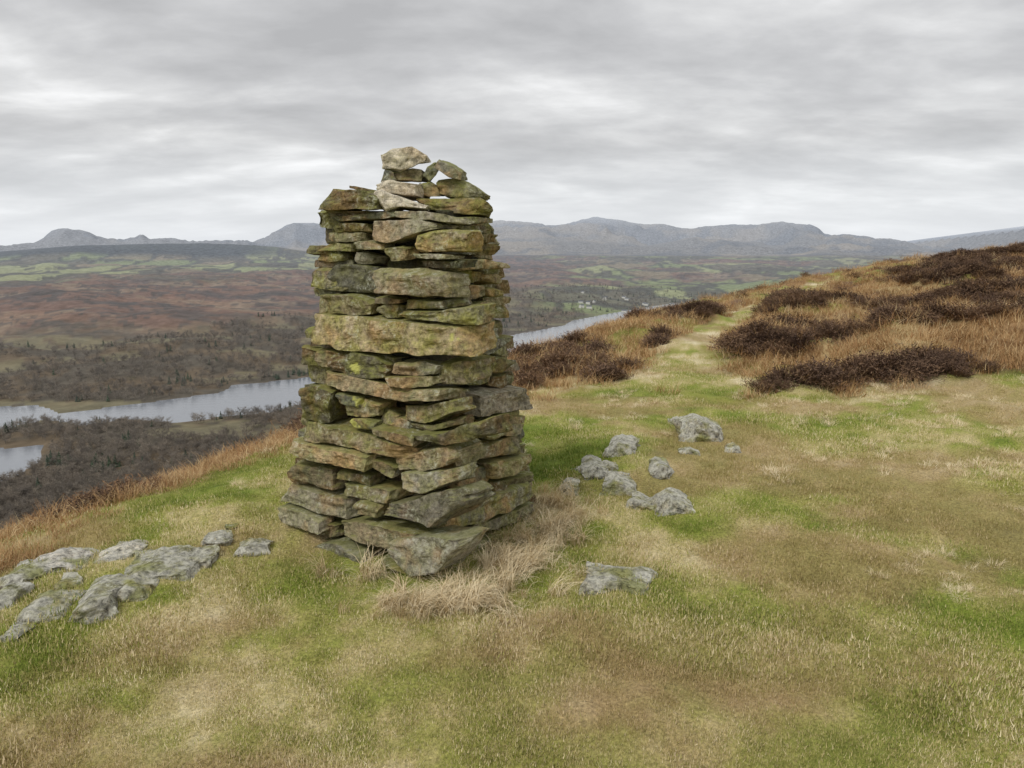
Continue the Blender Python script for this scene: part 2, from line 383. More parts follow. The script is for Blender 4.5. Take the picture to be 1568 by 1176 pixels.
def bare_tree(name,mat,seed):
    rd=random.Random(seed);V=[];F=[];T=[]
    def limb(p,q,r0,r1,t=.2):
        p=np.array(p);q=np.array(q);d=q-p;d=d/(np.linalg.norm(d)+1e-9)
        e=np.cross(d,[.3,.5,.81]);e/=np.linalg.norm(e)+1e-9;f=np.cross(d,e);i=len(V)
        for k in range(3):
            c=math.cos(k*2.094);s=math.sin(k*2.094);V.append(p+(e*c+f*s)*r0);V.append(q+(e*c+f*s)*r1);T.extend([t,t])
        for k in range(3):
            a=i+2*k;b=i+2*((k+1)%3);F.append((a,b,b+1,a+1))
    limb((0,0,-.08),(0,0,.45),.022,.015,.8);limb((0,0,.45),(.02,.01,.8),.015,.006,.7)
    for k in range(14):
        z0=rd.uniform(.2,.75);a=rd.uniform(0,6.283);L=rd.uniform(.2,.38)*(1.15-z0*.6);up=rd.uniform(.25,.9)
        q=np.array([math.cos(a)*L,math.sin(a)*L,z0+L*up]);limb((0,0,z0),q,.009,.004)
        for m in range(5):
            s=rd.uniform(.35,1);p=np.array([0,0,z0])*(1-s)+q*s;d=np.array([rd.gauss(0,.09),rd.gauss(0,.09),abs(rd.gauss(.05,.09))])+ (q-np.array([0,0,z0]))*.25
            q2=p+d;limb(p,q2,.0045,.002,.4)
            for u in range(4):
                s2=rd.uniform(.2,1);p3=p*(1-s2)+q2*s2;d3=np.array([rd.gauss(0,.06),rd.gauss(0,.06),rd.gauss(.045,.045)]);w=np.array([rd.gauss(0,1),rd.gauss(0,1),rd.gauss(0,1)]);w=w/np.linalg.norm(w)*.005
                i=len(V);V.extend([p3-w,p3+w,p3+d3+w*.6,p3+d3-w*.6]);T.extend([rd.random()]*4);F.append((i,i+1,i+2,i+3))
    ob=mesh_np(name,V,F,True,mat,link=False);add_f(ob.data,'tint',T);return ob
def conifer(name,mat,seed):
    rd=random.Random(seed);V=[];F=[];T=[]
    for k in range(130):
        z=rd.uniform(.1,1.0);a=rd.uniform(0,6.283);L=(.24*(1.03-z))*rd.uniform(.7,1.15);w=.05*(1.2-z);t=rd.random()
        c,s=math.cos(a),math.sin(a);i=len(V)
        V.extend([(0,0,z),(c*L-s*w,s*L+c*w,z-.06),(c*L*1.15,s*L*1.15,z-.09),(c*L+s*w,s*L-c*w,z-.06)]);T.extend([t]*4);F.append((i,i+1,i+2,i+3))
    i=len(V)
    for k in range(4):
        c,s=math.cos(k*1.571),math.sin(k*1.571);V.extend([(c*.02,s*.02,-.05),(c*.008,s*.008,.9)]);T.extend([0,0])
    for k in range(4):
        a=i+2*k;b=i+2*((k+1)%4);F.append((a,b,b+1,a+1))
    ob=mesh_np(name,V,F,True,mat,link=False);add_f(ob.data,'tint',T);return ob

# ---------------------------------------------------------------- stones
class Acc:
    def __init__(s): s.V=[];s.F=[];s.S=[];s.D=[];s.n=0
    def add(s,V,F,st,dk): s.V.append(V);s.F.append(F+s.n);s.n+=len(V);s.S.append(np.tile(st,(len(V),1)));s.D.append(np.full(len(V),dk))
def box_grid(nu,nv,nw):
    idx={};P=[];F=[]
    def vid(i,j,k):
        key=(i,j,k)
        if key not in idx: idx[key]=len(P);P.append((i/nu,j/nv,k/nw))
        return idx[key]
    for i in range(nu):
        for j in range(nv):
            F.append((vid(i,j,0),vid(i+1,j,0),vid(i+1,j+1,0),vid(i,j+1,0)))
            F.append((vid(i,j,nw),vid(i,j+1,nw),vid(i+1,j+1,nw),vid(i+1,j,nw)))
    for i in range(nu):
        for k in range(nw):
            F.append((vid(i,0,k),vid(i,0,k+1),vid(i+1,0,k+1),vid(i+1,0,k)))
            F.append((vid(i,nv,k),vid(i+1,nv,k),vid(i+1,nv,k+1),vid(i,nv,k+1)))
    for j in range(nv):
        for k in range(nw):
            F.append((vid(0,j,k),vid(0,j+1,k),vid(0,j+1,k+1),vid(0,j,k+1)))
            F.append((vid(nu,j,k),vid(nu,j,k+1),vid(nu,j+1,k+1),vid(nu,j+1,k)))
    return np.array(P),np.array(F)
_cache={}
def stone(acc,top,bot,inward,depth,tone,seed,step=.010,gap_shade=0.0,cut=5,amp=1.0):
    top=np.array(top,float);bot=np.array(bot,float);rd=np.random.default_rng(seed)
    tone=np.append(np.asarray(tone,float)[:3],rd.uniform(.62,1.3))
    def arc(P):
        d=np.concatenate([[0],np.cumsum(np.linalg.norm(np.diff(P,axis=0),axis=1))]);return d/d[-1],d[-1]
    ta,tl=arc(top);ba,bl=arc(bot);a=(tl+bl)/2;b=max(np.mean([np.linalg.norm(top[0]-bot[0]),np.linalg.norm(top[-1]-bot[-1]),np.linalg.norm(top[len(top)//2]-bot[len(bot)//2])]),.012);c=depth
    nu=int(np.clip(a/step,6,52));nv=int(np.clip(b/(step*.8),4,16));nw=int(np.clip(c/(step*1.5),5,22))
    k=(nu,nv,nw)
    if k not in _cache:_cache[k]=box_grid(*k)
    P,F=_cache[k];dims=np.array([a,b,c])
    q=(P-.5)*dims;r=min(.004,b*.10);inner=np.maximum(dims/2-r,1e-4)
    cl=np.clip(q,-inner,inner);e=q-cl;L=np.linalg.norm(e,axis=1,keepdims=True);q=np.where(L>1e-9,cl+e/np.maximum(L,1e-9)*np.minimum(L,r),q)
    for ci in range(cut):
        n=np.array([rd.normal()*1.0,rd.normal()*.8*(b/max(a,.1)*2+.15),rd.normal()]);
        if rd.random()<.6:n[2]=-abs(n[2])
        n/=np.linalg.norm(n);sup=np.sum(np.abs(n)*dims/2)
        d=sup*rd.uniform(.80,.95);o=np.maximum(q@n-d,0);q=q-o[:,None]*n
    if gap_shade==0:
        for _ in range(2):
            n=np.array([rd.normal()*.35,rd.choice([-1,1])*rd.uniform(.3,1.1),-1.0]);n/=np.linalg.norm(n);sup=np.sum(np.abs(n)*dims/2)
            d=sup-b*rd.uniform(.03,.22);o=np.maximum(q@n-d,0);q=q-o[:,None]*n
    s0=seed*3.17
    X,Y,Z=q[:,0]+s0,q[:,1]+s0*.3,q[:,2]-s0
    sg=np.sign(q)
    st=noise3(X*9,Y*32,Z*9,1);st=np.round(st*3)/3*.75+st*.25
    lay=st*.008+noise3(X*45,Y*70,Z*45,2)*.0035
    big=noise3(X*8,Y*8,Z*8,3)*.019
    wu=np.abs(q[:,0])/(dims[0]/2);ww=np.abs(q[:,2])/(dims[2]/2);wv=np.abs(q[:,1])/(dims[1]/2)
    q=q+amp*np.stack([sg[:,0]*sst(.6,1,wu)*(lay*1.3+big*1.3),
        sg[:,1]*sst(.6,1,wv)*(noise3(X*10,Z*10,Y*3,4)*min(.009,b*.16)+noise3(X*40,Z*40,Y*20,5)*.002),
        sg[:,2]*sst(.6,1,ww)*(lay*1.4+big)],1)
    u=q[:,0]/a+.5;v=q[:,1]/b+.5;w=q[:,2]/c+.5;uc=np.clip(u,0,1)
    Tp=np.stack([np.interp(uc,ta,top[:,i]) for i in range(3)],1);Bp=np.stack([np.interp(uc,ba,bot[:,i]) for i in range(3)],1)
    ud=(top[-1]-top[0]);ud/=np.linalg.norm(ud)
    Pw=Bp+(Tp-Bp)*v[:,None]+ud*((u-uc)*a)[:,None]+np.asarray(inward)*(w*c)[:,None]
    acc.add(Pw,F,tone,gap_shade)
Lb=np.array([-1.32,4.0,0]);Cb=np.array([-.432,3.40,0]);Rb=np.array([.17,4.43,0]);Bb=Lb+Rb-Cb
Lt=np.array([-1.06,4.05,1.8]);Ct=np.array([-.33,3.60,1.8]);Rt=np.array([-.07,4.36,1.8]);Bt=Lt+Rt-Ct
def plane(p,q,r):
    n=np.cross(q-p,r-p);n/=np.linalg.norm(n)
    if n[1]>0:n=-n
    return p,n
PL={'L':plane(Lb,Cb,(Lt+Ct)/2),'R':plane(Cb,Rb,(Ct+Rt)/2),'T':(np.array([-.5,3.92,1.8]),np.array([0,-1.,0]))}
def hit(px,py,f,out=0):
    p,n=PL[f];d=ray(px,py);o=np.array([0,0,EYE]);t=np.dot(p+n*out-o,n)/np.dot(d,n);return o+d*t
TONES={'g':(.35,.9,0),'b':(.95,.35,0.05),'d':(.05,.25,0),'n':(.5,.55,0),'y':(.8,.8,.18),'p':(.6,.3,.75),'w':(.5,.2,1.0),'s':(.2,.3,.2)}
S=[
('T',.22,'p',0,[(585,236),(600,229),(630,225),(658,239)],[(587,259),(612,262),(640,250),(658,247)]),
('T',.15,'n',0,[(603,263),(630,258),(649,262)],[(606,277),(630,277),(648,278)]),
('T',.16,'d',.02,[(582,262),(595,262),(606,266)],[(578,277),(592,277),(606,277)]),
('T',.24,'p',.06,[(577,278),(600,275),(641,281)],[(580,291),(612,298),(643,300)]),
('T',.12,'d',-.02,[(645,272),(655,256),(668,246)],[(654,282),(666,268),(676,252)]),
('T',.16,'d',.02,[(673,245),(690,253),(709,267)],[(668,257),(688,271),(707,277)]),
('T',.18,'n',.03,[(640,280),(658,278),(674,288)],[(642,298),(660,300),(676,300)]),
('T',.28,'g',.02,[(662,275),(700,272),(722,282),(739,293)],[(672,296),(700,303),(738,301)]),
('T',.30,'g',.08,[(640,302),(690,303),(735,301),(758,314)],[(655,322),(690,326),(742,328)]),
('T',.30,'w',.17,[(570,297),(585,293),(620,303),(653,313)],[(585,321),(610,315),(651,319)]),
('L',.30,'g',.05,[(497,289),(530,289),(573,294)],[(482,320),(508,322),(545,320),(577,321)]),
('L',.26,'n',.0,[(484,322),(520,322),(580,323)],[(500,334),(535,330),(585,328)]),
('L',.2,'n',.0,[(536,284),(550,286),(570,290)],[(538,289),(552,292),(572,294)]),
('L',.26,'d',.04,[(498,334),(550,327),(610,322)],[(512,339),(560,336),(612,333)]),
('L',.24,'s',.01,[(600,322),(650,322),(690,331)],[(600,333),(650,337),(692,340)]),
('L',.22,'g',-.01,[(505,342),(530,340),(562,340)],[(508,354),(530,355),(562,355)]),
('L',.22,'n',.0,[(503,356),(530,356),(556,356)],[(503,369),(530,371),(554,369)]),
('L',.26,'s',.02,[(564,338),(610,336),(645,337),(678,344)],[(566,368),(590,372),(625,360),(668,350)]),
('L',.24,'g',.01,[(632,360),(660,352),(690,348),(722,352)],[(632,386),(665,388),(722,388)]),
('L',.20,'n',.0,[(498,373),(515,371),(536,373)],[(486,384),(510,386),(535,386)]),
('L',.20,'g',.0,[(488,386),(505,386),(520,388)],[(487,400),(505,401),(520,400)]),
('L',.20,'s',.02,[(542,369),(565,367),(586,373)],[(543,383),(565,385),(586,384)]),
('L',.18,'s',.0,[(541,386),(555,384),(572,388)],[(541,403),(555,405),(574,405)]),
('L',.18,'n',.0,[(588,380),(604,378),(622,381)],[(588,400),(604,401),(622,400)]),
('L',.22,'s',.03,[(628,388),(660,388),(692,390)],[(630,395),(660,397),(692,397)]),
('L',.22,'d',.01,[(632,399),(665,399),(704,400)],[(636,407),(665,410),(702,412)]),
('L',.26,'s',.02,[(504,404),(540,402),(576,407)],[(497,447),(535,449),(574,452)]),
('L',.28,'y',.03,[(575,408),(620,408),(665,410),(686,415)],[(574,451),(620,455),(683,458)]),
('L',.24,'n',.0,[(491,451),(530,450),(570,463)],[(490,479),(525,481),(568,483)]),
('L',.18,'n',.0,[(575,456),(592,455),(610,458)],[(576,465),(592,466),(610,466)]),
('L',.18,'g',.0,[(578,468),(592,466),(611,468)],[(580,484),(592,487),(609,486)]),
('L',.22,'g',.02,[(612,461),(645,460),(684,462)],[(612,473),(645,473),(686,473)]),
('L',.26,'g',.02,[(612,477),(660,475),(705,472),(728,470)],[(614,489),(660,494),(726,500)]),
('L',.32,'y',.04,[(475,480),(540,484),(640,495),(719,502)],[(470,524),(520,537),(620,545),(718,551)]),
('L',.24,'n',-.01,[(487,531),(505,534),(520,538)],[(484,563),(500,566),(512,568)]),
('L',.28,'g',.02,[(503,541),(540,540),(572,548),(592,562)],[(494,570),(530,576),(586,583)]),
('L',.2,'n',.0,[(566,541),(585,543),(604,548)],[(572,552),(588,559),(602,560)]),
('L',.22,'s',.02,[(604,552),(640,554),(668,557)],[(598,574),(630,577),(664,575)]),
('L',.28,'g',.0,[(664,556),(695,554),(722,556)],[(664,592),(695,592),(720,588)]),
('L',.22,'b',.02,[(594,576),(630,578),(662,577)],[(590,592),(625,594),(662,592)]),
('L',.30,'b',.04,[(494,567),(540,577),(620,594),(684,599)],[(491,592),(540,600),(620,617),(680,613)]),
('L',.26,'g',.05,[(459,594),(480,588),(507,600)],[(457,645),(478,650),(496,651)]),
('L',.18,'d',.0,[(512,600),(530,603),(549,608)],[(512,616),(528,622),(546,624)]),
('L',.20,'g',.01,[(526,612),(552,608),(581,614)],[(524,636),(550,640),(580,641)]),
('L',.20,'g',.02,[(533,641),(550,640),(569,646)],[(533,655),(550,658),(568,659)]),
('L',.2,'n',.0,[(581,622),(595,626),(608,634)],[(570,658),(586,665),(598,662)]),
('L',.18,'d',-.02,[(600,640),(615,640),(630,645)],[(598,662),(612,666),(630,664)]),
('L',.24,'n',.02,[(608,622),(650,622),(694,608)],[(610,643),(645,650),(694,634)]),
('L',.24,'n',.0,[(612,642),(660,650),(700,638)],[(624,656),(665,662),(704,652)]),
('L',.28,'g',.03,[(628,662),(680,662),(738,642)],[(632,674),(680,684),(738,668)]),
('L',.30,'b',.03,[(449,643),(500,651),(570,668),(632,688)],[(444,671),(500,682),(570,694),(630,706)]),
('L',.24,'n',.03,[(566,656),(600,662),(636,673)],[(568,666),(600,676),(634,687)]),
('L',.30,'b',.04,[(441,674),(500,687),(566,700)],[(444,701),(500,712),(566,726)]),
('L',.26,'y',.05,[(600,699),(640,691),(684,682),(692,690)],[(600,720),(640,724),(690,712)]),
('L',.22,'n',.03,[(562,702),(585,707),(606,718)],[(564,718),(585,728),(604,736)]),
('L',.28,'b',.02,[(446,704),(480,714),(506,719)],[(443,735),(475,745),(508,752)]),
('L',.22,'n',.0,[(511,722),(535,722),(566,730)],[(511,732),(535,738),(566,745)]),
('L',.26,'s',.06,[(605,723),(645,726),(690,715)],[(608,748),(645,757),(692,741)]),
('L',.26,'g',.03,[(514,740),(555,746),(604,754)],[(518,760),(555,766),(600,772)]),
('L',.30,'s',.04,[(433,740),(480,752),(540,768)],[(425,768),(480,784),(540,800)]),
('L',.24,'b',.05,[(543,770),(560,770),(576,774)],[(543,788),(560,792),(574,796)]),
('L',.32,'s',.10,[(577,772),(630,766),(690,746),(707,755)],[(576,788),(620,799),(660,806),(704,776)]),
('L',.28,'s',.04,[(423,774),(455,782),(490,794)],[(421,800),(450,808),(486,818)]),
('L',.22,'n',.02,[(484,798),(502,800),(518,805)],[(480,818),(500,824),(515,824)]),
('L',.30,'b',.08,[(520,798),(560,800),(610,812),(650,820)],[(516,816),(550,832),(600,844),(648,838)]),
('L',.34,'s',.12,[(596,826),(650,820),(705,826)],[(592,852),(625,884),(662,884),(690,852)]),
('L',.28,'d',.02,[(426,810),(460,816),(500,830)],[(424,842),(460,850),(500,862)]),
('L',.30,'s',.05,[(478,832),(515,830),(550,842)],[(470,862),(510,882),(556,890)]),
('L',.30,'s',.0,[(540,846),(580,858),(620,874)],[(545,880),(590,895),(630,905)]),
('R',.24,'n',.03,[(690,333),(725,331),(763,334)],[(690,342),(725,343),(763,341)]),
('R',.22,'g',.0,[(700,345),(725,345),(757,345)],[(700,356),(725,357),(755,354)]),
('R',.26,'n',.03,[(716,358),(745,357),(768,360)],[(716,371),(745,373),(768,371)]),
('R',.24,'g',.03,[(718,374),(750,373),(774,376)],[(720,392),(750,393),(774,388)]),
('R',.26,'b',.05,[(706,398),(745,396),(784,404)],[(710,416),(745,412),(784,412)]),
('R',.22,'g',.0,[(690,416),(722,414),(752,418)],[(690,432),(722,435),(750,430)]),
('R',.22,'n',.03,[(742,418),(758,418),(772,424)],[(742,432),(756,436),(770,434)]),
('R',.22,'n',.02,[(690,437),(715,436),(748,438)],[(690,456),(715,459),(748,452)]),
('R',.22,'g',.0,[(745,440),(755,440),(767,444)],[(745,452),(755,456),(766,456)]),
('R',.22,'g',.0,[(724,464),(740,462),(762,462)],[(724,482),(740,486),(760,480)]),
('R',.22,'n',.0,[(722,484),(742,485),(760,483)],[(722,500),(742,502),(760,498)]),
('R',.22,'s',.01,[(718,505),(738,504),(764,502)],[(718,520),(738,522),(764,516)]),
('R',.24,'s',.02,[(720,523),(750,520),(779,516)],[(720,534),(748,546),(779,524)]),
('R',.22,'g',.0,[(752,530),(765,530),(778,532)],[(752,542),(765,546),(776,544)]),
('R',.22,'d',.0,[(720,540),(735,545),(752,550)],[(722,560),(738,566),(752,562)]),
('R',.22,'g',.01,[(746,552),(762,548),(782,548)],[(746,570),(762,572),(782,566)]),
('R',.26,'g',.02,[(720,570),(738,568),(754,568)],[(720,590),(738,592),(752,586)]),
('R',.26,'n',.02,[(752,576),(770,574),(790,578)],[(752,592),(770,596),(788,592)]),
('R',.3,'p',.07,[(728,607),(765,600),(802,593),(814,606)],[(730,640),(770,636),(813,626)]),
('R',.22,'n',.0,[(686,600),(706,598),(728,594)],[(686,612),(706,612),(728,606)]),
('R',.22,'b',.0,[(740,645),(775,640),(812,636)],[(742,656),(775,654),(810,650)]),
('R',.22,'n',.02,[(748,660),(780,652),(812,650)],[(748,674),(780,668),(806,664)]),
('R',.30,'n',.03,[(692,700),(740,680),(808,666)],[(694,728),(742,706),(812,690)]),
('R',.24,'d',.0,[(700,732),(725,720),(756,710)],[(702,752),(726,757),(756,738)]),
('R',.26,'b',.02,[(756,708),(785,702),(815,694)],[(758,736),(785,730),(815,718)]),
('R',.22,'n',.0,[(756,740),(785,732),(820,722)],[(756,752),(785,748),(820,734)]),
('R',.32,'g',.03,[(666,790),(740,762),(800,742),(826,730)],[(680,818),(745,800),(800,775),(834,752)]),
('R',.24,'n',.0,[(724,806),(765,790),(824,768)],[(726,824),(765,812),(822,786)]),
('R',.24,'d',.0,[(740,826),(770,814),(818,794)],[(742,844),(772,838),(815,812)]),
('R',.30,'g',.04,[(690,846),(735,830),(792,814)],[(655,890),(720,885),(800,850)]),
]
def mat_attr_setup(ob,acc,lich=None):
    me=ob.data;add_col(me,'stone',np.vstack(acc.S));add_f(me,'gap_shade',np.concatenate(acc.D))
    V=np.vstack(acc.V);l=np.zeros(len(V))
    if lich:
        for p,rr in lich:
            d=np.linalg.norm((V-p)*np.array([1,.5,1.2]),axis=1)
            l=np.maximum(l,.8*(1-sst(rr*.6,rr*1.0,d+rr*.8*noise3(V[:,0]*60,V[:,1]*60,V[:,2]*60,9))))
    add_f(me,'lichen',l)
def build_cairn():
    acc=Acc();sd=100
    for f,dp,tn,out,top,bot in S:
        sd+=1;rd=random.Random(sd);out=out+rd.uniform(-.03,.04)
        if f=='R':out+=.025
        if f=='L':dp*=.68
        n=PL[f][1];inw=np.array([-n[0],-n[1],0]);inw/=np.linalg.norm(inw);inw=inw+np.array([rd.uniform(-.16,.16),rd.uniform(-.1,.1),rd.uniform(-.10,.10)])
        t=np.array(TONES[tn])+np.array([rd.uniform(-.25,.25),rd.uniform(-.3,.25),rd.uniform(-.05,.15) if tn in 'pwys' else 0]);t=np.clip(t,0,1)
        T=np.array([hit(a,b,f,out) for a,b in top]);B=np.array([hit(a,b,f,out) for a,b in bot])
        if f!='T':
            m=(T.mean(0)[2]-B.mean(0)[2])*.045;T=T-[0,0,m];B=B+[0,0,m]
        stone(acc,T,B,inw,dp,t,sd,.0075,cut=6)
    side=[(Lb,Cb,Lt,Ct,.15,.12),(Cb,Rb,Ct,Rt,.13,.09),(Rb,Bb,Rt,Bt,0,0),(Bb,Lb,Bt,Lt,0,0)]
    cen=(Lb+Rb)/2
    for si,(a0,b0,a1,b1,ins,_) in enumerate(side):
        z=-.03;rd=random.Random(50+si)
        while z<1.72:
            th=rd.uniform(.045,.11) if si>1 else rd.uniform(.05,.09)
            za,zb=z/1.8,(z+th)/1.8;u=0
            while u<.97:
                du=rd.uniform(.18,.42);u2=min(1,u+du)
                if u2>.9:u2=1
                nrm=np.cross((b0-a0),[0,0,1]);nrm/=np.linalg.norm(nrm)
                if np.dot(nrm,(a0+b0)/2-cen)<0:nrm=-nrm
                off=nrm*(-ins+rd.uniform(-.03,.035))
                def fp(u,t):return (a0*(1-u)+b0*u)*(1-t)+(a1*(1-u)+b1*u)*t+off
                ga=.014
                ut=u+ga;uu=u2-ga
                if si<2:ut=max(ut,.12);uu=min(uu,.88)
                else:
                    ut=max(ut,rd.uniform(.0,.08));uu=min(uu,1-rd.uniform(.0,.08))
                if uu-ut>.05:
                    sl=rd.uniform(-.012,.012)
                    T=[fp(ut,zb)+[0,0,sl],fp((ut+uu)/2,zb)+[0,0,rd.uniform(-.008,.008)],fp(uu,zb)-[0,0,sl]]
                    B=[fp(ut,za+.003)+[0,0,sl],fp((ut+uu)/2,za+.002),fp(uu,za+.003)-[0,0,sl]]
                    sd+=1;tn=rd.choice(['g','n','b','s','g','d'])
                    stone(acc,T,B,-nrm,rd.uniform(.2,.32),np.array(TONES[tn]),sd,.02,gap_shade=.72 if si<2 else 0,cut=4)  # backing stones of the front faces coloured darker to imitate shade in gaps
                u=u2
            z+=th+.003
    c0=(Lb+Rb)/2;c1=(Lt+Rt)/2
    P=[];
    for t,cc,ps in ((0,c0,(Lb,Cb,Rb,Bb)),(1,c1,(Lt,Ct,Rt,Bt))):
        for p in ps:P.append(cc+(p-cc)*.55+np.array([0,0,-.06-.04*t]))
    acc.add(np.array(P),np.array([(0,1,2,3),(4,5,6,7),(0,1,5,4),(1,2,6,5),(2,3,7,6),(3,0,4,7)]),np.array((.2,.2,0.,1.)),1.0)  # unseen near-black block added inside to stop light showing through
    lich=[(hit(544,562,'L',.03),.030),(hit(549,616,'L',.02),.034),(hit(543,648,'L',.03),.032),(hit(694,515,'L',.05),.026),(hit(561,825,'L',.09),.020),(hit(560,797,'L',.08),.012)]
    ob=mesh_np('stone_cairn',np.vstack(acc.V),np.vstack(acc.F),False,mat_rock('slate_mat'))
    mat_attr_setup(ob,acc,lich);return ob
def rock(name,x,y,w,d,h,seed,tone,mat,sink=.35,rot=0.0,step=.012):
    acc=Acc();rd=random.Random(seed);c,s=math.cos(rot),math.sin(rot)
    zg=float(z_near(np.array([x]),np.array([y]))[0]);z0=zg-h*sink
    def P(a,b,zz):return np.array([x+a*c-b*s,y+a*s+b*c,z0+zz])
    T=[P(-w*.42,-d/2*.8,h*rd.uniform(.6,.85)),P(-w*.1,-d/2,h*rd.uniform(.85,1)),P(w*.42,-d/2*.85,h*rd.uniform(.6,.85))]
    B=[P(-w*.5,-d/2*1.1,-.03),P(0,-d/2*1.2,-.03),P(w*.5,-d/2*1.1,-.03)]
    stone(acc,T,B,np.array([-s,c,rd.uniform(-.05,.10)]),d,np.array(tone),seed,step,cut=9,amp=1.7)
    ob=mesh_np(name,np.vstack(acc.V),np.vstack(acc.F),False,mat);mat_attr_setup(ob,acc);return ob

# ---------------------------------------------------------------- build
build_terrain()
build_cairn()
mr=mat_rock('lichen_rock_mat',.75)
RK=[(1075,670,64,.26,.17,'s',0),(1128,684,22,.1,.05,'n',0),(914,734,40,.22,.09,'s',0),(956,708,44,.24,.10,'s',0),(1012,738,36,.18,.07,'n',0),(1032,786,56,.2,.08,'s',0),(982,775,40,.16,.06,'n',0),(872,752,28,.14,.05,'n',0),(950,896,110,.20,.048,'s',0),
(84,866,92,.19,.045,'w',.2),(24,892,60,.16,.045,'s',0),(172,857,48,.12,.035,'p',.1),(238,880,116,.26,.048,'s',.1),(300,862,50,.14,.035,'s',-.1),(60,936,64,.17,.045,'s',.3),(140,930,62,.29,.062,'s',.4),(2,922,44,.16,.04,'s',0),(385,842,60,.12,.04,'s',0),(192,836,46,.12,.03,'n',0),(112,840,56,.12,.04,'s',0),(330,836,48,.12,.03,'n',0),(1040,642,24,.1,.05,'n',0),(34,856,42,.12,.035,'s',0),(1060,702,16,.08,.04,'n',0),(950,752,50,.24,.07,'n',0),(200,910,40,.12,.03,'n',.2),(20,970,30,.12,.035,'n',0),(100,895,30,.1,.03,'n',.1),(935,728,20,.1,.05,'n',.3)]
for i,(px,py,wp,d,h,t,ro) in enumerate(RK):
    p=on_z(px,py,0.02);w=wp/1130*math.hypot(p[1],EYE)*1.12
    rock('rock',p[0],p[1]+d*.3,w,d*1.15,h*1.9,500+i,TONES[t],mr,.45,ro+random.uniform(-.25,.25),.009)
p=on_z(355,812,0);rock('slate_piece',p[0],p[1],.11,.07,.03,900,TONES['d'],bpy.data.materials['slate_mat'],.1,.3,.006)

# lake
mw,N,b=newmat('water_mat');b.inputs['Base Color'].default_value=(.22,.24,.27,1);b.inputs['Roughness'].default_value=.12;b.inputs['Specular IOR Level'].default_value=.9
pos=N.new('ShaderNodeNewGeometry').outputs['Position'];bp=N.new('ShaderNodeBump');N.inp(bp,'Height',N.noise(vscale(N,pos,(.03,.12,1)),1,5,.7));bp.inputs['Distance'].default_value=.8;bp.inputs['Strength'].default_value=.35;N.l.new(bp.outputs[0],b.inputs['Normal'])
mesh_np('lake',[(-2200,300,WZ),(1600,300,WZ),(1600,3600,WZ),(-2200,3600,WZ)],[(0,1,2,3)],True,mw)

# vegetation
mt=mat_blade('turf_blade_mat',None,True)
ms=mat_blade('straw_mat',[(0,(.54,.41,.22)),(.5,(.78,.65,.42)),(1,(.88,.79,.58))])
mb=mat_blade('tawny_grass_mat',[(0,(.22,.11,.05)),(.45,(.42,.25,.11)),(.75,(.58,.42,.22)),(1,(.72,.60,.36))])
mh=mat_blade('heather_mat',[(0,(.065,.040,.030)),(.5,(.16,.10,.065)),(1,(.32,.20,.11))])
def polar(n,r0,r1,a0=-50,a1=50):
    r=np.exp(rng.uniform(math.log(r0),math.log(r1),n));a=R(1)*rng.uniform(a0,a1,n);return r*np.sin(a),r*np.cos(a),r
def foot(x,y,m=0.0):
    c=(Lb+Rb)/2;e1=(Cb-Lb)[:2];e2=(Rb-Cb)[:2];l1=np.linalg.norm(e1);l2=np.linalg.norm(e2)
    a=((x-c[0])*e1[0]+(y-c[1])*e1[1])/l1;b=((x-c[0])*e2[0]+(y-c[1])*e2[1])/l2
    return (np.abs(a)<l1/2-m)&(np.abs(b)<l2/2-m)
def rots(n,t=.12): return np.stack([rng.normal(0,t,n),rng.normal(0,t,n),rng.uniform(0,6.283,n)],1)
x,y,r=polar(22000,1.6,12)
k=(turf_mask(x,y)>rng.uniform(.15,.8,len(x)))&~foot(x,y,.03);x,y,r=x[k],y[k],r[k]
sc=(.75+.06*r)*rng.uniform(.7,1.2,len(x))*(1+.4*fbm(x*1.8,y*1.8,3,231));tf,tw=turf_f(x,y)
scatter('turf_grass',np.stack([x,y,z_near(x,y)],1),rots(len(x)),np.stack([sc*1.2,sc*1.2,sc],1),rng.integers(0,4,len(x)),
  [blades('t',90,.085,.006,.020,.0028,1.7,.9,1,mt) for _ in range(4)],{'tf':tf,'tw':tw})
x,y,r=polar(9000,2.4,16)
m=fbm(x/.55,y/.55,4,131,.6)+.5*sst(.8,3,x)*sst(2.8,4.5,y)
k=(m>.42)&(turf_mask(x,y)>.3)&~foot(x,y)&((x>1.0)|(y>4.8))&(path_d(x,y)>.25);x,y,r=x[k],y[k],r[k]
sc=rng.uniform(.28,.75,len(x))*(.6+.4*sst(3,6,r))
scatter('straw_grass',np.stack([x,y,z_near(x,y)],1),rots(len(x),.2),np.stack([sc*1.0,sc*1.0,sc*.62],1),rng.integers(0,3,len(x)),
  [blades('t',55,.085,.06,.16,.0042,1.6,1.2,2,ms) for _ in range(3)])
PX=[];
for (cx,cy,sx,sy,n) in ((-.20,3.12,.14,.10,78),(-.02,3.45,.10,.12,44),(.14,3.85,.08,.2,46),(.28,4.3,.08,.2,44),(-.78,3.42,.2,.05,10),(-.46,3.02,.10,.08,20),(.33,4.0,.1,.15,16)):
    for _ in range(n):PX.append((random.gauss(cx,sx),random.gauss(cy,sy)))
PX=np.array(PX);k=~foot(PX[:,0],PX[:,1],-.0);x,y=PX[k,0],PX[k,1];sc=rng.uniform(.4,.9,len(x))
rt=rots(len(x),.1);rt[:,2]=rng.normal(-1.2,.8,len(x))
scatter('long_grass',np.stack([x,y,z_near(x,y)],1),rt,np.stack([sc]*3,1),rng.integers(0,3,len(x)),
  [blades('t',34,.05,.10,.24,.0050,1.3,1.3,4,ms,dirbias=.9) for _ in range(3)])
x,y,r=polar(24000,3.2,60)
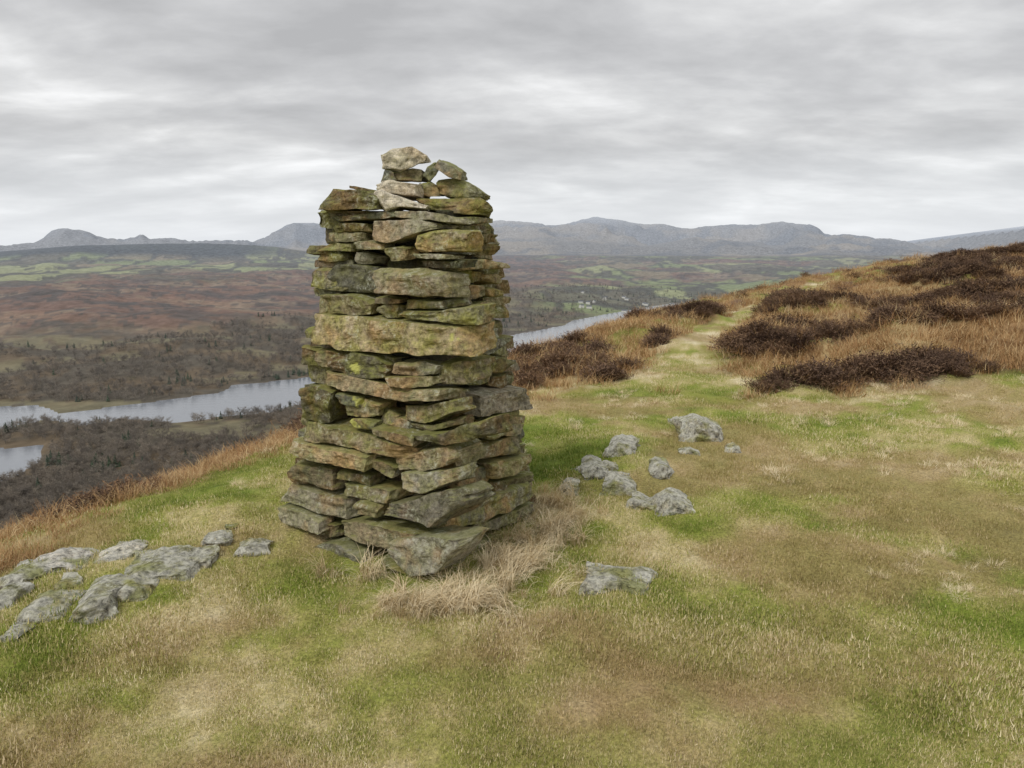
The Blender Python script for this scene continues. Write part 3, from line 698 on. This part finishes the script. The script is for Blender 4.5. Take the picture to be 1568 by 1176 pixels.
s=edge_s(x,y);k=(turf_mask(x,y)<rng.uniform(.2,.8,len(x)))&(s<10)&(path_d(x,y)>.4);x,y,r=x[k],y[k],r[k]
sc=rng.uniform(.45,1.2,len(x))*(1+.02*r)*(.55+.45*sst(5,12,r))
scatter('moor_grass',np.stack([x,y,z_near(x,y)],1),rots(len(x),.2),np.stack([sc*1.3,sc*1.3,sc*.78],1),rng.integers(0,4,len(x)),
  [blades('t',60,.14,.07,.22,.0045,1.3,1.0,2,mb) for _ in range(4)])
HM=[]
for a,b_,c,d,h in HB:
    n=int(75*c*d)+8
    for _ in range(min(n,90)):HM.append((random.gauss(a,c*.62),random.gauss(b_,d*.62)))
HM=np.array(HM)
x,y,r=polar(7000,3.6,60);m=fbm(x/1.3,y/1.3,4,141,.6);s=edge_s(x,y)
k=(turf_mask(x,y)<.2)&(path_d(x,y)>.8)&((m+rng.normal(0,.10,len(x))>.50)|((s>.1)&(m>.18)))&(s<8);x=np.concatenate([x[k],HM[:,0]]);y=np.concatenate([y[k],HM[:,1]])
k=(path_d(x,y)>.6);x,y=x[k],y[k];r=np.hypot(x,y)
sc=rng.uniform(.45,1.15,len(x))*(1+.012*r)*(.6+.4*sst(5,9,r))
scatter('heather',np.stack([x,y,z_near(x,y)-.03],1),rots(len(x),.2),np.stack([sc*1.3,sc*1.3,sc*.85],1),rng.integers(0,3,len(x)),
  [heather('h',mh) for _ in range(3)])
x,y,r=polar(64000,300,3000,-45,40)
z,sd=height(x,y);s=edge_s(x,y);nz=fbm(x/260,y/260,4,151)
k=(sd>8)&(s>300)&((sd<430+160*fbm(x/300,y/300,3,75))|((r>2000)&(nz>.12)&(x>-200)))&(fbm(x/90,y/70,4,76)<.5)&(rng.uniform(0,1,len(x))<.75)
x,y,z,r=x[k],y[k],z[k],r[k]
h=rng.uniform(6.0,13,len(x))
cn=(fbm(x/70,y/70,3,161)>.42)&(rng.uniform(0,1,len(x))<.5);cn|=rng.uniform(0,1,len(x))<.02
idx=np.where(cn,4,rng.integers(0,4,len(x)))
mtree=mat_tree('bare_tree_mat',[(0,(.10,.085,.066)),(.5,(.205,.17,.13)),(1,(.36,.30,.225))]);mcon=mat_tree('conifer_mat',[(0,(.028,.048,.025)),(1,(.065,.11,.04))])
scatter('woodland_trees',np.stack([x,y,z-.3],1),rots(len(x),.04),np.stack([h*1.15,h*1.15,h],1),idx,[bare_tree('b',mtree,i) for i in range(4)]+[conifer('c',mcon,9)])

# village houses at the lake head
V=[];F=[];MI=[]
rd=random.Random(3)
for k in range(16):
    px=rd.uniform(885,990);py=rd.uniform(455,473);p=on_z(px,py,-188);zz=float(height(np.array([p[0]]),np.array([p[1]]))[0][0])
    a=rd.uniform(0,3.14);w,d,h=rd.uniform(10,18),8,rd.uniform(5,7);c,s=math.cos(a),math.sin(a);i=len(V)
    for (u,v,q) in ((-w/2,-d/2,-2),(w/2,-d/2,-2),(w/2,d/2,-2),(-w/2,d/2,-2),(-w/2,-d/2,h),(w/2,-d/2,h),(w/2,d/2,h),(-w/2,d/2,h),(-w/2,0,h+3.5),(w/2,0,h+3.5)):
        V.append((p[0]+u*c-v*s,p[1]+u*s+v*c,zz+q))
    F+=[(i,i+1,i+5,i+4),(i+1,i+2,i+6,i+5),(i+2,i+3,i+7,i+6),(i+3,i,i+4,i+7),(i+4,i+5,i+9,i+8),(i+7,i+8,i+9,i+6),(i+4,i+8,i+7,i+7),(i+5,i+6,i+9,i+9)];MI+=[0,0,0,0,1,1,0,0]
me=bpy.data.meshes.new('village_houses');me.from_pydata(V,[],[tuple(dict.fromkeys(f)) for f in F])
m1,N,b=newmat('render_wall_mat');b.inputs['Base Color'].default_value=(.6,.6,.57,1);m2,N,b=newmat('slate_roof_mat');b.inputs['Base Color'].default_value=(.14,.15,.17,1)
me.materials.append(m1);me.materials.append(m2)
for p_,i_ in zip(me.polygons,MI):p_.material_index=i_
scene.collection.objects.link(bpy.data.objects.new('village_houses',me))

# ---------------------------------------------------------------- world
w=bpy.data.worlds.new('World');scene.world=w;w.use_nodes=True;nt=w.node_tree;nt.nodes.clear();N=NT(nt)
EL=R(48)
sky=N.new('ShaderNodeTexSky');sky.sky_type='NISHITA';sky.sun_disc=False;sky.sun_elevation=EL
bg1=N.new('ShaderNodeBackground');N.l.new(sky.outputs[0],bg1.inputs[0]);bg1.inputs[1].default_value=.1
tc=N.new('ShaderNodeTexCoord').outputs['Generated'];sx=N.new('ShaderNodeSeparateXYZ');N.l.new(tc,sx.inputs[0])
den=N.math('ADD',N.math('ABSOLUTE',sx.outputs[2]),.20)
cb=N.new('ShaderNodeCombineXYZ');N.l.new(N.math('DIVIDE',sx.outputs[0],den),cb.inputs[0]);N.l.new(N.math('DIVIDE',sx.outputs[1],den),cb.inputs[1]);cb.inputs[2].default_value=3.7
n1=N.noise(vscale(N,cb.outputs[0],(1.8,2.6,1)),1.0,8,.54,.15);n2=N.noise(vscale(N,cb.outputs[0],(.7,1.2,1)),1.0,2,.5)
f=N.math('ADD',N.math('MULTIPLY',n1,.58),N.math('MULTIPLY',n2,.42))
c=N.ramp(f,[(.36,(.48,.48,.485)),(.46,(.60,.60,.605)),(.54,(.74,.74,.74)),(.64,(1.0,1.0,1.0))])
hz=N.ramp(sx.outputs[2],[(0.0,.85),(.13,.0)]);c=N.mix(hz,c,(.84,.87,.91))
bg2=N.new('ShaderNodeBackground');N.l.new(c,bg2.inputs[0]);bg2.inputs[1].default_value=1.03
mx=N.new('ShaderNodeMixShader');mx.inputs[0].default_value=.95;N.l.new(bg1.outputs[0],mx.inputs[1]);N.l.new(bg2.outputs[0],mx.inputs[2])
wo=N.new('ShaderNodeOutputWorld');N.l.new(mx.outputs[0],wo.inputs[0])
sl=bpy.data.lights.new('sun','SUN');sl.energy=1.5;sl.angle=R(14);sl.color=(1,.96,.9);so=bpy.data.objects.new('sun',sl);scene.collection.objects.link(so)
dv=Vector((-math.cos(EL)*.55,-math.cos(EL)*.83,math.sin(EL)));so.rotation_euler=dv.to_track_quat('Z','Y').to_euler()
sky.sun_rotation=math.atan2(dv.x,dv.y)
cam=bpy.data.cameras.new('camera');co=bpy.data.objects.new('camera',cam);scene.collection.objects.link(co);co.location=(0,0,EYE);co.rotation_euler=(R(90)-PITCH,0,0)
cam.sensor_width=36;cam.lens=1130/1568*36;cam.clip_start=.05;cam.clip_end=60000;scene.camera=co
scene.view_settings.view_transform='Standard';scene.view_settings.look='None';scene.view_settings.exposure=0
